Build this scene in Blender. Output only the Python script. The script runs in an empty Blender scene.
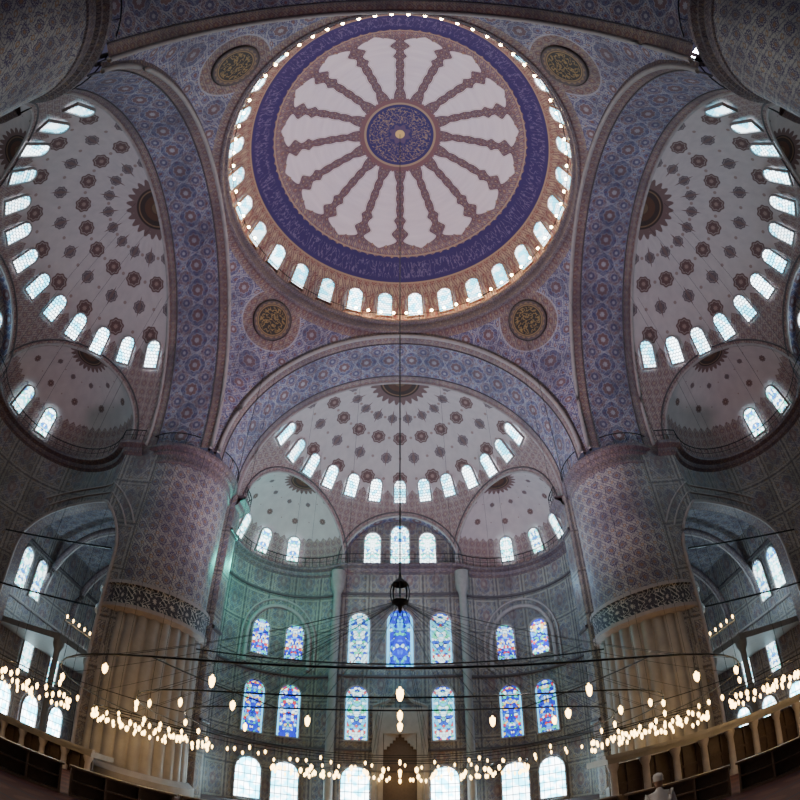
import bpy, math, random
from mathutils import Vector, Matrix
random.seed(4)
pi=math.pi; sin=math.sin; cos=math.cos; rad=math.radians
scn=bpy.context.scene
COL=scn.collection

# ------------------------------------------------------------------ nodes
class G:
    def __init__(s,name,emit=False):
        s.mat=bpy.data.materials.new(name); s.mat.use_nodes=True
        s.t=s.mat.node_tree; s.t.nodes.clear()
        s.out=s.t.nodes.new('ShaderNodeOutputMaterial')
    def n(s,ty): return s.t.nodes.new(ty)
    def put(s,inp,v):
        if v is None: return
        if hasattr(v,'is_output'): s.t.links.new(v,inp)
        elif isinstance(v,(tuple,list)) and len(v)==3 and inp.type=='RGBA': inp.default_value=(*v,1)
        else: inp.default_value=v
    def m(s,op,a,b=None,c=None,clamp=False):
        x=s.n('ShaderNodeMath'); x.operation=op; x.use_clamp=clamp
        s.put(x.inputs[0],a); s.put(x.inputs[1],b)
        if c is not None: s.put(x.inputs[2],c)
        return x.outputs[0]
    def mix(s,f,a,b,bt='MIX'):
        x=s.n('ShaderNodeMix'); x.data_type='RGBA'; x.blend_type=bt
        s.put(x.inputs[0],f); s.put(x.inputs[6],a); s.put(x.inputs[7],b)
        return x.outputs[2]
    def step(s,x,e0,e1):
        q=s.n('ShaderNodeMapRange'); q.interpolation_type='SMOOTHSTEP'
        if e0>e1:
            s.put(q.inputs[0],x); q.inputs[1].default_value=e1;q.inputs[2].default_value=e0
            q.inputs[3].default_value=1;q.inputs[4].default_value=0
        else:
            s.put(q.inputs[0],x); q.inputs[1].default_value=e0;q.inputs[2].default_value=e1
        return q.outputs[0]
    def band(s,x,a,b,w=.04):
        return s.m('MULTIPLY',s.step(x,a-w,a+w),s.step(x,b+w,b-w))
    def uv(s):
        t=s.n('ShaderNodeTexCoord'); q=s.n('ShaderNodeSeparateXYZ'); s.t.links.new(t.outputs['UV'],q.inputs[0])
        return q.outputs[0],q.outputs[1]
    def obj(s):
        t=s.n('ShaderNodeTexCoord'); q=s.n('ShaderNodeSeparateXYZ'); s.t.links.new(t.outputs['Object'],q.inputs[0])
        return q.outputs[0],q.outputs[1],q.outputs[2]
    def comb(s,x,y,z=0.0):
        q=s.n('ShaderNodeCombineXYZ'); s.put(q.inputs[0],x); s.put(q.inputs[1],y); s.put(q.inputs[2],z); return q.outputs[0]
    def noise(s,vec,sc,det=2.0):
        q=s.n('ShaderNodeTexNoise'); s.put(q.inputs['Vector'],vec); q.inputs['Scale'].default_value=sc; q.inputs['Detail'].default_value=det
        return q.outputs[0]
    def cell(s,u,v,su,sv):
        fu=s.m('SUBTRACT',s.m('FRACT',s.m('MULTIPLY',u,su)),.5)
        fv=s.m('SUBTRACT',s.m('FRACT',s.m('MULTIPLY',v,sv)),.5)
        return fu,fv
    def hyp(s,a,b): return s.m('SQRT',s.m('ADD',s.m('MULTIPLY',a,a),s.m('MULTIPLY',b,b)))
    def bsdf(s,col,rough=.6,metal=0.0,emit=None,es=0.0):
        b=s.n('ShaderNodeBsdfPrincipled'); s.put(b.inputs['Base Color'],col); s.put(b.inputs['Roughness'],rough)
        b.inputs['Metallic'].default_value=metal
        if emit is not None:
            s.put(b.inputs['Emission Color'],emit); s.put(b.inputs['Emission Strength'],es)
        s.t.links.new(b.outputs[0],s.out.inputs[0]); return s.mat

def ornament(g,u,v,sc,ground,vine,bloss,acc):
    """iznik style arabesque on metre uv"""
    nz=g.noise(g.comb(u,v),sc*1.3,1.0)
    u2=g.m('ADD',u,g.m('MULTIPLY',g.m('SUBTRACT',nz,.5),.45/sc)); v2=g.m('ADD',v,g.m('MULTIPLY',g.m('SUBTRACT',nz,.5),-.45/sc))
    k=2*pi*sc
    a=g.m('MULTIPLY',u2,k*1.5); b=g.m('MULTIPLY',v2,k*1.5)
    w1=g.m('ABSOLUTE',g.m('SINE',g.m('ADD',a,g.m('MULTIPLY',g.m('SINE',b),1.6))))
    w2=g.m('ABSOLUTE',g.m('SINE',g.m('ADD',b,g.m('MULTIPLY',g.m('SINE',g.m('MULTIPLY',a,2.0)),1.2))))
    vm=g.m('MAXIMUM',g.step(w1,.36,.20),g.m('MULTIPLY',g.step(w2,.30,.16),.8))
    c=g.mix(vm,ground,vine)
    fu,fv=g.cell(u2,v2,sc,sc)
    d=g.hyp(fu,fv); an=g.m('ARCTAN2',fu,fv)
    sca=g.m('MULTIPLY',g.m('COSINE',g.m('MULTIPLY',an,8.0)),.04)
    r=g.m('ADD',d,sca)
    c=g.mix(g.step(r,.33,.29),c,bloss)
    c=g.mix(g.band(r,.17,.22,.01),c,ground)
    c=g.mix(g.step(r,.12,.09),c,acc)
    fu2,fv2=g.cell(g.m('ADD',u2,.5/sc),g.m('ADD',v2,.5/sc),sc,sc)
    d2=g.hyp(fu2,fv2)
    c=g.mix(g.step(d2,.15,.12),c,acc)
    c=g.mix(g.step(d2,.08,.05),c,ground)
    return c

def cart(g,c,du,dv,R,line,tint,core,f=1.0):
    """lobed cartouche laid over a fine arabesque"""
    d=g.m('DIVIDE',g.hyp(du,dv),R); an=g.m('ARCTAN2',du,dv)
    q=g.m('ADD',d,g.m('MULTIPLY',g.m('ABSOLUTE',g.m('COSINE',g.m('MULTIPLY',an,4.0))),-.10))
    c=g.mix(g.m('MULTIPLY',g.step(q,.90,.86),.38*f),c,tint)
    c=g.mix(g.m('MULTIPLY',g.band(q,.86,.94,.012),.55*f),c,line)
    c=g.mix(g.m('MULTIPLY',g.band(q,.44,.50,.012),.55*f),c,line)
    c=g.mix(g.m('MULTIPLY',g.step(q,.46,.42),.60*f),c,core)
    c=g.mix(g.m('MULTIPLY',g.step(q,.16,.12),.7*f),c,line)
    return c

def tile_mat(name,ground,vine,bloss,acc,sc,panel=None,pcol=(.05,.04,.08),rough=.5,pstr=.6,mode=None):
    g=G(name); u,v=g.uv()
    c=ornament(g,u,v,sc,ground,vine,bloss,acc)
    line=tuple(min(1,k*1.15) for k in ground); tint=(.07,.07,.20); core=(.25,.11,.09)
    if mode=='arch':
        P=1.71
        fu,_=g.cell(u,v,1/P,1.0); du=g.m('MULTIPLY',fu,P)
        fu2,_=g.cell(g.m('ADD',u,P/2),v,1/P,1.0); du2=g.m('MULTIPLY',fu2,P)
        c=cart(g,c,du,g.m('SUBTRACT',v,2.3),.82,line,tint,core,1.25)
        for s_ in (1.42,3.18): c=cart(g,c,du2,g.m('SUBTRACT',v,s_),.55,line,core,tint,1.1)
        bo=ornament(g,u,v,1.9,(.36,.26,.24),(.13,.07,.11),(.20,.07,.08),(.42,.31,.20))
        e=g.m('MINIMUM',v,g.m('SUBTRACT',4.6,v))
        c=g.mix(g.step(e,.70,.68),c,bo)
        c=g.mix(g.band(e,.68,.75,.01),c,line)
    if mode=='pend':
        dv=g.m('MULTIPLY',g.m('SUBTRACT',v,30.0),1.25)
        r=g.hyp(u,dv)
        bo=ornament(g,u,v,1.9,(.36,.26,.24),(.12,.07,.11),(.20,.07,.08),(.42,.31,.20))
        c=g.mix(g.step(r,2.15,2.1),c,bo); c=g.mix(g.m('MULTIPLY',g.band(r,2.12,2.22,.01),.7),c,line)
        for (uu,zz,rr_) in ((3.1,30.4,.75),(4.8,30.6,.6),(6.2,30.85,.45),(0,27.2,.8),(0,25.6,.6),(0,24.3,.45),(1.9,28.2,.5)):
            c=cart(g,c,g.m('SUBTRACT',g.m('ABSOLUTE',u),uu),g.m('MULTIPLY',g.m('SUBTRACT',v,zz),1.2),rr_,line,tint,core,1.2)
        c=g.mix(g.step(v,31.0,31.02),c,bo)
    if mode=='wall':
        fu,fv=g.cell(u,v,1/2.1,1/2.9); du=g.m('MULTIPLY',fu,2.1); dv=g.m('MULTIPLY',fv,2.9*.62)
        c=cart(g,c,du,dv,.62,line,tint,core,.7)
    if panel:
        pu,pv=panel
        fu,fv=g.cell(u,v,1/pu,1/pv)
        eu=g.m('MULTIPLY',g.m('SUBTRACT',.5,g.m('ABSOLUTE',fu)),pu); ev=g.m('MULTIPLY',g.m('SUBTRACT',.5,g.m('ABSOLUTE',fv)),pv)
        e=g.m('MINIMUM',eu,ev)
        c=g.mix(g.m('MULTIPLY',g.step(e,.06,.04),pstr),c,pcol)
        c=g.mix(g.m('MULTIPLY',g.band(e,.10,.22,.01),pstr),c,ground)
        c=g.mix(g.m('MULTIPLY',g.band(e,.24,.27,.01),pstr),c,pcol)
    big=g.noise(g.comb(u,v),.35,3.0)
    c=g.mix(g.step(big,.35,.7),c,g.mix(.5,c,pcol))
    return g.bsdf(c,rough)

def plain(name,col,rough=.6,metal=0.0,var=.25,sc=3.0):
    g=G(name); x,y,z=g.obj(); nz=g.noise(g.comb(x,y,z),sc,3.0)
    c=g.mix(nz,tuple(min(1,k*(1+var)) for k in col),tuple(k*(1-var) for k in col))
    return g.bsdf(c,rough,metal)

MT={}
MT['pend']=tile_mat('pendentive_tile',(.43,.40,.47),(.08,.08,.25),(.11,.08,.22),(.26,.12,.11),1.4,mode='pend')
MT['arch']=tile_mat('arch_tile',(.43,.40,.46),(.06,.06,.22),(.09,.06,.19),(.28,.11,.09),1.5,mode='arch')
MT['vault']=tile_mat('vault_tile',(.38,.36,.38),(.11,.11,.18),(.13,.11,.18),(.24,.16,.13),1.2)
MT['pier']=tile_mat('pier_tile',(.43,.39,.36),(.11,.09,.17),(.09,.06,.14),(.34,.19,.11),1.35)
MT['wall']=tile_mat('wall_tile',(.38,.35,.31),(.12,.12,.17),(.10,.09,.15),(.32,.22,.12),1.5,panel=(2.1,2.9),pcol=(.07,.06,.07),pstr=.7,mode='wall')
MT['corner']=tile_mat('corner_tile',(.36,.33,.31),(.13,.12,.17),(.12,.10,.14),(.29,.20,.13),1.3,panel=(2.1,2.9),pcol=(.06,.055,.06),pstr=.7,mode='wall')
MT['drum']=tile_mat('drum_tile',(.42,.27,.22),(.12,.05,.08),(.22,.06,.07),(.50,.37,.24),1.7)
MT['band']=tile_mat('calligraphy_band',(.035,.035,.05),(.60,.56,.52),(.08,.07,.09),(.55,.50,.46),1.05)
MT['corn']=tile_mat('cornice_paint',(.24,.18,.19),(.06,.045,.07),(.12,.065,.07),(.32,.23,.17),1.9)
MT['trimL']=plain('pale_moulding',(.38,.33,.33),.5)
MT['trimD']=plain('dark_moulding',(.10,.08,.09),.5)
MT['marble']=plain('grey_marble',(.33,.30,.285),.4,0,.35,1.3)
MT['stone']=plain('pale_stone',(.27,.25,.24),.5)
MT['iron']=plain('black_iron',(.02,.02,.025),.5,.6)
MT['wood']=plain('dark_wood',(.085,.055,.042),.5,0,.4,6)

def semidome_mat(name,R,n,v0,dv,mr,apex,border):
    g=G(name); u,v=g.uv()
    vv=g.m('DIVIDE',g.m('SUBTRACT',v,v0),dv)
    row=g.m('FLOOR',vv); fv=g.m('SUBTRACT',g.m('FRACT',vv),.5)
    par=g.m('MODULO',g.m('ABSOLUTE',row),2.0)
    uu=g.m('ADD',g.m('MULTIPLY',u,n/pi),g.m('MULTIPLY',par,.5))
    fu=g.m('SUBTRACT',g.m('FRACT',uu),.5)
    cv=g.m('COSINE',v)
    du=g.m('MULTIPLY',g.m('MULTIPLY',fu,cv),pi/n*R)
    dm=g.m('MULTIPLY',fv,dv*R)
    d=g.hyp(du,dm)
    rm=g.m('MINIMUM',g.m('MULTIPLY',cv,pi/n*R*.33),g.m('ADD',mr,g.m('MULTIPLY',par,-mr*.25)))
    q=g.m('DIVIDE',d,rm)
    an=g.m('ARCTAN2',du,dm)
    q=g.m('ADD',q,g.m('MULTIPLY',g.m('COSINE',g.m('MULTIPLY',an,8.0)),.06))
    nz=g.noise(g.comb(g.m('MULTIPLY',u,R),g.m('MULTIPLY',v,R)),1.2,3.0)
    ground=g.mix(nz,(.63,.54,.54),(.45,.38,.40))
    med=g.mix(par,(.15,.075,.075),(.14,.10,.12))
    c=g.mix(g.step(q,1.0,.88),ground,med)
    c=g.mix(g.band(q,.66,.76,.03),c,(.36,.27,.26))
    c=g.mix(g.step(q,.28,.20),c,(.34,.21,.19))
    sp=g.m('ADD',g.m('MULTIPLY',g.m('ABSOLUTE',du),7.0),g.m('ABSOLUTE',dm))
    c=g.mix(g.m('MULTIPLY',par,g.step(sp,mr*1.3,mr*1.15)),c,(.20,.12,.12))
    fu3=g.m('SUBTRACT',g.m('FRACT',g.m('ADD',uu,.5)),.5); du3=g.m('MULTIPLY',g.m('MULTIPLY',fu3,cv),pi/n*R)
    c=g.mix(g.step(g.hyp(du3,dm),mr*.22,mr*.16),c,(.34,.23,.22))
    ra=g.m('MULTIPLY',g.m('SUBTRACT',pi/2,v),R)
    rs=g.m('ADD',ra,g.m('MULTIPLY',g.m('ABSOLUTE',g.m('SINE',g.m('MULTIPLY',u,12.0))),-.35*apex))
    c=g.mix(g.step(rs,apex*1.15,apex*1.08),c,(.18,.10,.10))
    c=g.mix(g.step(ra,apex,apex*.95),c,(.045,.02,.018))
    c=g.mix(g.band(ra,apex*.82,apex*.88,.03),c,(.22,.12,.07))
    c=g.mix(g.band(ra,apex*.3,apex*.6,.03),c,(.10,.035,.02))
    c=g.mix(g.step(ra,apex*.3,apex*.25),c,(.16,.09,.05))
    hb=g.m('MULTIPLY',g.m('SUBTRACT',v,border),R)
    tri=g.m('MULTIPLY',g.m('ABSOLUTE',g.m('SUBTRACT',g.m('FRACT',g.m('MULTIPLY',u,26/pi)),.5)),1.2*R/11)
    bcol=ornament(g,g.m('MULTIPLY',u,R),g.m('MULTIPLY',v,R),1.6,(.38,.28,.27),(.13,.08,.11),(.21,.10,.11),(.40,.31,.25))
    c=g.mix(g.step(g.m('SUBTRACT',hb,tri),.02,-.02),c,bcol)
    return g.bsdf(c,.6)
MT['semi']=semidome_mat('semidome_paint',10.9,9,.66,.165,.64,1.6,.60)
MT['exe']=semidome_mat('exedra_paint',5.35,5,.62,.30,.28,1.1,.46)

def dome_mat():
    g=G('dome_paint'); u,r=g.uv()
    NR=16
    f=g.m('SUBTRACT',g.m('FRACT',g.m('ADD',g.m('MULTIPLY',u,NR/(2*pi)),.5)),.5)   # 0 on rib
    ang=g.m('ABSOLUTE',g.m('MULTIPLY',f,2*pi/NR))
    d=g.m('MULTIPLY',g.m('SINE',ang),r)
    nz=g.noise(g.comb(u,r),3.0,3.0)
    white=g.mix(nz,(.97,.85,1.0),(.74,.63,.80))
    ribc=ornament(g,g.m('MULTIPLY',g.m('MULTIPLY',f,2*pi/NR),r),r,2.2,(.24,.15,.18),(.06,.04,.13),(.15,.06,.09),(.38,.28,.24))
    w=g.m('ADD',.24,g.m('ADD',g.m('MULTIPLY',g.m('POWER',g.step(r,8.65,9.35),1.5),1.5),g.m('MULTIPLY',g.step(r,4.4,3.2),.26)))
    w=g.m('ADD',w,g.m('MULTIPLY',g.band(r,8.1,8.5,.3),.42))
    w=g.m('ADD',w,g.m('MULTIPLY',g.band(r,7.2,7.5,.15),.16))
    w=g.m('ADD',w,g.m('MULTIPLY',g.m('ABSOLUTE',g.m('SINE',g.m('MULTIPLY',r,3.6))),.08))
    edge=g.m('SUBTRACT',d,w)
    c=g.mix(g.step(edge,.03,-.02),white,ribc)
    c=g.mix(g.band(edge,-.03,.03,.02),c,(.13,.05,.10))
    c=g.mix(g.band(edge,.10,.13,.02),c,(.46,.34,.36))
    br=ornament(g,g.m('MULTIPLY',u,9.5),r,1.7,(.32,.21,.22),(.07,.05,.17),(.20,.07,.09),(.46,.33,.24))
    sc=g.m('MULTIPLY',g.m('ABSOLUTE',g.m('SINE',g.m('MULTIPLY',u,24.0))),.25)
    c=g.mix(g.step(g.m('SUBTRACT',r,sc),8.98,9.04),c,br)
    scr=g.noise(g.comb(g.m('MULTIPLY',u,20.0),g.m('MULTIPLY',r,1.1)),1.7,3.0)
    scr=g.m('ABSOLUTE',g.m('SUBTRACT',scr,.5))
    vb=g.m('MULTIPLY',g.m('MULTIPLY',g.step(scr,.03,.012),g.band(r,10.0,10.75,.05)),.7)
    blue=g.mix(vb,(.040,.022,.15),(.22,.17,.34))
    sb=g.m('MULTIPLY',g.m('ABSOLUTE',g.m('SINE',g.m('MULTIPLY',u,44.0))),.10)
    c=g.mix(g.m('MULTIPLY',g.step(g.m('ADD',r,sb),9.76,9.80),g.step(r,10.97,10.93)),c,blue)
    c=g.mix(g.band(r,9.60,9.68,.02),c,(.42,.29,.24))
    c=g.mix(g.band(r,10.93,11.0,.02),c,(.42,.29,.22))
    out=ornament(g,g.m('MULTIPLY',u,11.5),r,1.6,(.42,.28,.24),(.13,.05,.08),(.23,.07,.08),(.54,.40,.28))
    c=g.mix(g.step(r,10.98,11.02),c,out)
    s2=g.noise(g.comb(g.m('MULTIPLY',u,2.2),g.m('MULTIPLY',r,1.0)),3.2,2.5)
    s2=g.step(g.m('ABSOLUTE',g.m('SUBTRACT',s2,.5)),.035,.015)
    s2=g.m('MULTIPLY',s2,g.band(r,1.0,2.55,.06))
    cm=g.mix(s2,(.035,.022,.16),(.36,.25,.20))
    petal=g.step(g.m('ADD',r,g.m('MULTIPLY',g.m('COSINE',g.m('MULTIPLY',u,8.0)),.12)),.85,.78)
    cm=g.mix(petal,cm,(.12,.07,.18)); cm=g.mix(g.step(r,.42,.36),cm,(.9,.6,.25))
    scm=g.m('MULTIPLY',g.m('ABSOLUTE',g.m('SINE',g.m('MULTIPLY',u,16.0))),.22)
    c=g.mix(g.step(g.m('ADD',r,scm),3.5,3.42),c,(.22,.10,.13))
    c=g.mix(g.step(r,3.0,2.95),c,(.42,.29,.22))
    c=g.mix(g.step(r,2.82,2.77),c,cm)
    return g.bsdf(c,.55)
MT['dome']=dome_mat()

def lattice_mat(name,base,strength,cell,hexa=True):
    g=G(name); x,y,z=g.obj()
    oi=g.n('ShaderNodeObjectInfo'); rnd=oi.outputs['Random']
    if hexa:
        row=g.m('FLOOR',g.m('MULTIPLY',z,cell)); par=g.m('MULTIPLY',g.m('MODULO',row,2.0),.5)
        fu=g.m('SUBTRACT',g.m('FRACT',g.m('ADD',g.m('MULTIPLY',x,cell),par)),.5)
        fv=g.m('SUBTRACT',g.m('FRACT',g.m('MULTIPLY',z,cell)),.5)
        k=g.step(g.hyp(fu,fv),.50,.36)
    else:
        fu,fv=g.cell(g.m('ADD',x,.5/cell),z,cell,cell*.7)
        k=g.step(g.m('MAXIMUM',g.m('ABSOLUTE',fu),g.m('ABSOLUTE',fv)),.46,.42)
    big=g.noise(g.comb(x,z,g.m('MULTIPLY',rnd,30.0)),1.7,1.0)
    col=g.mix(g.step(big,.42,.60),base,(base[0]*.12,base[1]*.60,base[2]*.75))
    c=g.mix(k,(.02,.05,.07),col)
    st=g.m('MULTIPLY',g.m('ADD',.65,g.m('MULTIPLY',rnd,.7)),strength)
    return g.bsdf((.02,.02,.03),.3,0.0,c,st)
MT['gclear']=lattice_mat('plaster_lattice_glass',(.80,.93,1.0),9.5,4.2)
MT['gday']=lattice_mat('daylight_glass',(.88,.96,1.0),14.0,2.2,False)
def stained(name,cols,sc,strength,bw):
    g=G(name); x,y,z=g.obj()
    oi=g.n('ShaderNodeObjectInfo'); rnd=oi.outputs['Random']
    vec=g.comb(g.m('ABSOLUTE',x),z,g.m('FLOOR',g.m('MULTIPLY',rnd,4.0)))
    vo=g.n('ShaderNodeTexVoronoi'); vo.inputs['Scale'].default_value=sc; g.put(vo.inputs['Vector'],vec)
    cr=g.n('ShaderNodeValToRGB'); cr.color_ramp.interpolation='CONSTANT'
    sp=g.n('ShaderNodeSeparateColor'); g.t.links.new(vo.outputs['Color'],sp.inputs[0]); g.put(cr.inputs[0],sp.outputs[0])
    el=cr.color_ramp.elements
    el[0].position=0; el[0].color=(*cols[0][1],1); el[1].position=cols[1][0]; el[1].color=(*cols[1][1],1)
    for p,cc in cols[2:]:
        e=el.new(p); e.color=(*cc,1)
    v2=g.n('ShaderNodeTexVoronoi'); v2.feature='DISTANCE_TO_EDGE'; v2.inputs['Scale'].default_value=sc; g.put(v2.inputs['Vector'],vec)
    c=g.mix(g.step(v2.outputs['Distance'],.035,.06),(.004,.004,.02),cr.outputs[0])
    if bw: c=g.mix(g.step(g.m('ABSOLUTE',x),bw*.5-.20,bw*.5-.16),c,(.12,.55,.90))
    st=g.m('MULTIPLY',g.m('ADD',.8,g.m('MULTIPLY',rnd,.4)),strength)
    return g.bsdf((.02,.02,.03),.3,0.0,c,st)
CB=[(0,(.01,.02,.50)),(.30,(.08,.30,.95)),(.46,(.75,.95,1.0)),(.60,(.01,.12,.60)),(.72,(.50,.03,.05)),(.84,(.03,.55,.35)),(.93,(.9,.6,.15))]
CC=[(0,(.01,.02,.60)),(.34,(.03,.12,.95)),(.58,(.02,.40,.8)),(.76,(.01,.05,.7)),(.88,(.45,.8,.9)),(.95,(.03,.5,.35))]
CD=[(0,(.65,.92,1.0)),(.30,(.08,.50,.85)),(.50,(.02,.07,.50)),(.66,(.80,.97,1.0)),(.78,(.08,.45,.55)),(.88,(.50,.08,.08)),(.94,(.05,.6,.3))]
CE=[(0,(.75,.95,1.0)),(.46,(.12,.60,.75)),(.66,(.03,.15,.45)),(.78,(.85,.97,1.0)),(.90,(.05,.6,.45))]
MT['gstain']=stained('stained_glass_mixed',CB,4.6,2.8,1.7)
MT['gblue']=stained('stained_glass_blue',CC,4.2,2.6,1.9)
MT['gpale']=stained('stained_glass_pale',CD,4.8,3.0,1.7)
MT['gside']=stained('stained_glass_small',CB[:3]+CB[4:],5.5,4.0,0)
MT['glead']=stained('leaded_glass_pale',CE,4.5,6.5,0)
def emis(name,col,s):
    g=G(name); x,y,z=g.obj(); nz=g.noise(g.comb(x,y,z),20,1.0)
    return g.bsdf((.8,.7,.5),.3,0.0,g.mix(nz,col,tuple(k*.9 for k in col)),s)
MT['bulb']=emis('warm_bulb',(1.0,.74,.34),90.0)
MT['lglass']=emis('lamp_glass',(1.0,.62,.20),15.0)
MT['flood']=emis('flood_lens',(.85,.97,1.0),40.0)

# ------------------------------------------------------------------ mesh builder
class MB:
    def __init__(s): s.v=[];s.f=[];s.uv=[];s.fm=[];s.mats=[]
    def mi(s,m):
        if m not in s.mats: s.mats.append(m)
        return s.mats.index(m)
    def grid(s,nu,nv,fn,uvfn,mat,keep=None):
        b=len(s.v); mi=s.mi(mat)
        for i in range(nu+1):
            for j in range(nv+1):
                s.v.append(tuple(fn(i/nu,j/nv))); s.uv.append(uvfn(i/nu,j/nv))
        for i in range(nu):
            for j in range(nv):
                if keep and not keep((i+.5)/nu,(j+.5)/nv): continue
                a=b+i*(nv+1)+j
                s.f.append((a,a+nv+1,a+nv+2,a+1)); s.fm.append(mi)
        return s
    def tube(s,pts,r,mat,n=6,closed=False):
        pts=[Vector(p) for p in pts]; N=len(pts); b=len(s.v); mi=s.mi(mat); L=0
        for i,p in enumerate(pts):
            if closed: t=(pts[(i+1)%N]-pts[i-1])
            else: t=pts[min(i+1,N-1)]-pts[max(i-1,0)]
            t.normalize(); ref=Vector((0,0,1)) if abs(t.z)<.95 else Vector((1,0,0))
            a=t.cross(ref).normalized(); c=a.cross(t)
            rr=r[i] if isinstance(r,(list,tuple)) else r
            if i: L+=(p-pts[i-1]).length
            for k in range(n):
                q=2*pi*k/n; s.v.append(tuple(p+a*rr*cos(q)+c*rr*sin(q))); s.uv.append((L,q*rr))
        for i in range(N if closed else N-1):
            for k in range(n):
                i2=(i+1)%N; s.f.append((b+i*n+k,b+i*n+(k+1)%n,b+i2*n+(k+1)%n,b+i2*n+k)); s.fm.append(mi)
        if not closed:
            s.f.append(tuple(b+k for k in range(n))); s.fm.append(mi)
            s.f.append(tuple(b+(N-1)*n+k for k in reversed(range(n)))); s.fm.append(mi)
        return s
    def rev(s,prof,mat,n=48,c=(0,0),a0=0,a1=2*pi,rf=None,split=False):
        if split:
            for j in range(len(prof)-1): s.rev(prof[j:j+2],mat,n,c,a0,a1,rf)
            return s
        b=len(s.v); mi=s.mi(mat); P=len(prof); L=0
        for i in range(n+1):
            a=a0+(a1-a0)*i/n; L=0
            for j,(r,z) in enumerate(prof):
                if j: L+=math.hypot(r-prof[j-1][0],z-prof[j-1][1])
                rr=rf(a,r,z) if rf else r
                s.v.append((c[0]+rr*cos(a),c[1]+rr*sin(a),z)); s.uv.append((a*max(prof[0][0],.3),z if abs(prof[-1][1]-prof[0][1])>.01 else L))
        for i in range(n):
            for j in range(P-1):
                a=b+i*P+j; s.f.append((a,a+P,a+P+1,a+1)); s.fm.append(mi)
        return s
    def box(s,x0,x1,y0,y1,z0,z1,mat):
        b=len(s.v); mi=s.mi(mat)
        for x in (x0,x1):
            for y in (y0,y1):
                for z in (z0,z1): s.v.append((x,y,z)); s.uv.append((x+y,z))
        for f in ((0,1,3,2),(4,6,7,5),(0,4,5,1),(2,3,7,6),(0,2,6,4),(1,5,7,3)):
            s.f.append(tuple(b+k for k in f)); s.fm.append(mi)
        return s
    def mesh(s,name,smooth=True):
        me=bpy.data.meshes.new(name); me.from_pydata(s.v,[],s.f)
        for m in s.mats: me.materials.append(MT[m])
        me.polygons.foreach_set('material_index',s.fm)
        uvl=me.uv_layers.new(name='UVMap'); idx=[0]*len(me.loops); me.loops.foreach_get('vertex_index',idx)
        flat=[]
        for k in idx: flat.extend(s.uv[k])
        uvl.data.foreach_set('uv',flat)
        me.polygons.foreach_set('use_smooth',[smooth]*len(s.f))
        me.update(); return me
def ob(name,me,label=None,cat=None,kind=None,mat=None,parent=None,group=None):
    o=bpy.data.objects.new(name,me); COL.objects.link(o)
    if label: o['label']=label
    if cat: o['category']=cat
    if kind: o['kind']=kind
    if group: o['group']=group
    if parent: o.parent=parent
    if mat is not None: o.matrix_world=mat
    return o
tn=[0]
def trim(me,label,M=None,cat='trim'):
    tn[0]+=1; return ob('trim_%d'%tn[0],me,label,cat,'structure',M)
def RZ(k): return Matrix.Rotation(k*pi/2,4,'Z')

# ------------------------------------------------------------------ windows
def arch_pts(w,h,n=9,grow=0.0):
    r=w/2; pts=[(-r-grow,-grow)]; zs=h-r*1.15
    for i in range(n*2+1):
        a=pi-pi*i/(n*2); pts.append(((r+grow)*cos(a),zs+(r*1.15+grow)*sin(a)**.92 if sin(a)>1e-6 else zs))
    pts.append((r+grow,-grow)); return pts
def window_mesh(name,w,h,glass,frame='trimL',fw=.12):
    m=MB(); gi=m.mi(glass); fi=m.mi(frame)
    inn=arch_pts(w,h); out=arch_pts(w,h,grow=fw)
    b=len(m.v)
    for x,z in inn: m.v.append((x,0,z)); m.uv.append((x,z))
    m.f.append(tuple(range(b,b+len(inn)))); m.fm.append(gi)
    def ring(A,ya,B,yb):
        b=len(m.v)
        for (x,z),(X,Z) in zip(A,B):
            m.v.append((x,ya,z)); m.uv.append((x,z)); m.v.append((X,yb,Z)); m.uv.append((X,Z))
        N=len(A)
        for i in range(N):
            j=(i+1)%N; m.f.append((b+2*i,b+2*i+1,b+2*j+1,b+2*j)); m.fm.append(fi)
    ring(inn,0,inn,-.10); ring(inn,-.10,out,-.12); ring(out,-.12,out,.08)
    return m.mesh(name,False)
wn=[0]
def place_window(me,p,nrm,up,label):
    wn[0]+=1
    n=Vector(nrm).normalized(); up=Vector(up).normalized(); X=(-n).cross(up).normalized(); up=X.cross(-n)
    M=Matrix((( X.x,-n.x,up.x,p[0]),(X.y,-n.y,up.y,p[1]),(X.z,-n.z,up.z,p[2]),(0,0,0,1)))
    return ob('window_%d'%wn[0],me,label,'window','structure',M)

# ------------------------------------------------------------------ main dome
ZD=33.9; RD=11.75; BD=10.8; ZS=20.2; RA=10.9; H=11.3; CY=15.9
m=MB()
def dfn(i,j):
    t=pi/2*j; r=RD*cos(t); a=2*pi*i; return (r*cos(a),r*sin(a),ZD+BD*sin(t))
m.grid(192,48,dfn,lambda i,j:(2*pi*i,RD*cos(pi/2*j)),'dome')
ob('ceiling',m.mesh('ceiling_dome'),'great central dome painted with white petals and blue band','dome','structure')
m=MB(); m.rev([(11.3,31.4),(11.15,31.5),(11.15,31.8),(11.3,31.9),(11.3,32.5),(11.15,32.6),(11.15,32.85),(11.35,32.95)],'corn',128,split=True)
trim(m.mesh('dome_cornice'),'carved cornice ring beneath dome windows')
m=MB(); m.rev([(11.3,32.9),(11.78,33.3),(11.75,34.0)],'drum',128); trim(m.mesh('dome_drum'),'patterned drum ring below the dome windows')
m=MB(); ring=[(11.15*cos(2*pi*i/96),11.15*sin(2*pi*i/96),33.6) for i in range(96)]
m.tube(ring,.03,'iron',5,True)
for i in range(48):
    a=2*pi*i/48; m.tube([(11.15*cos(a),11.15*sin(a),32.85),(11.15*cos(a),11.15*sin(a),33.6)],.025,'iron',4)
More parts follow.
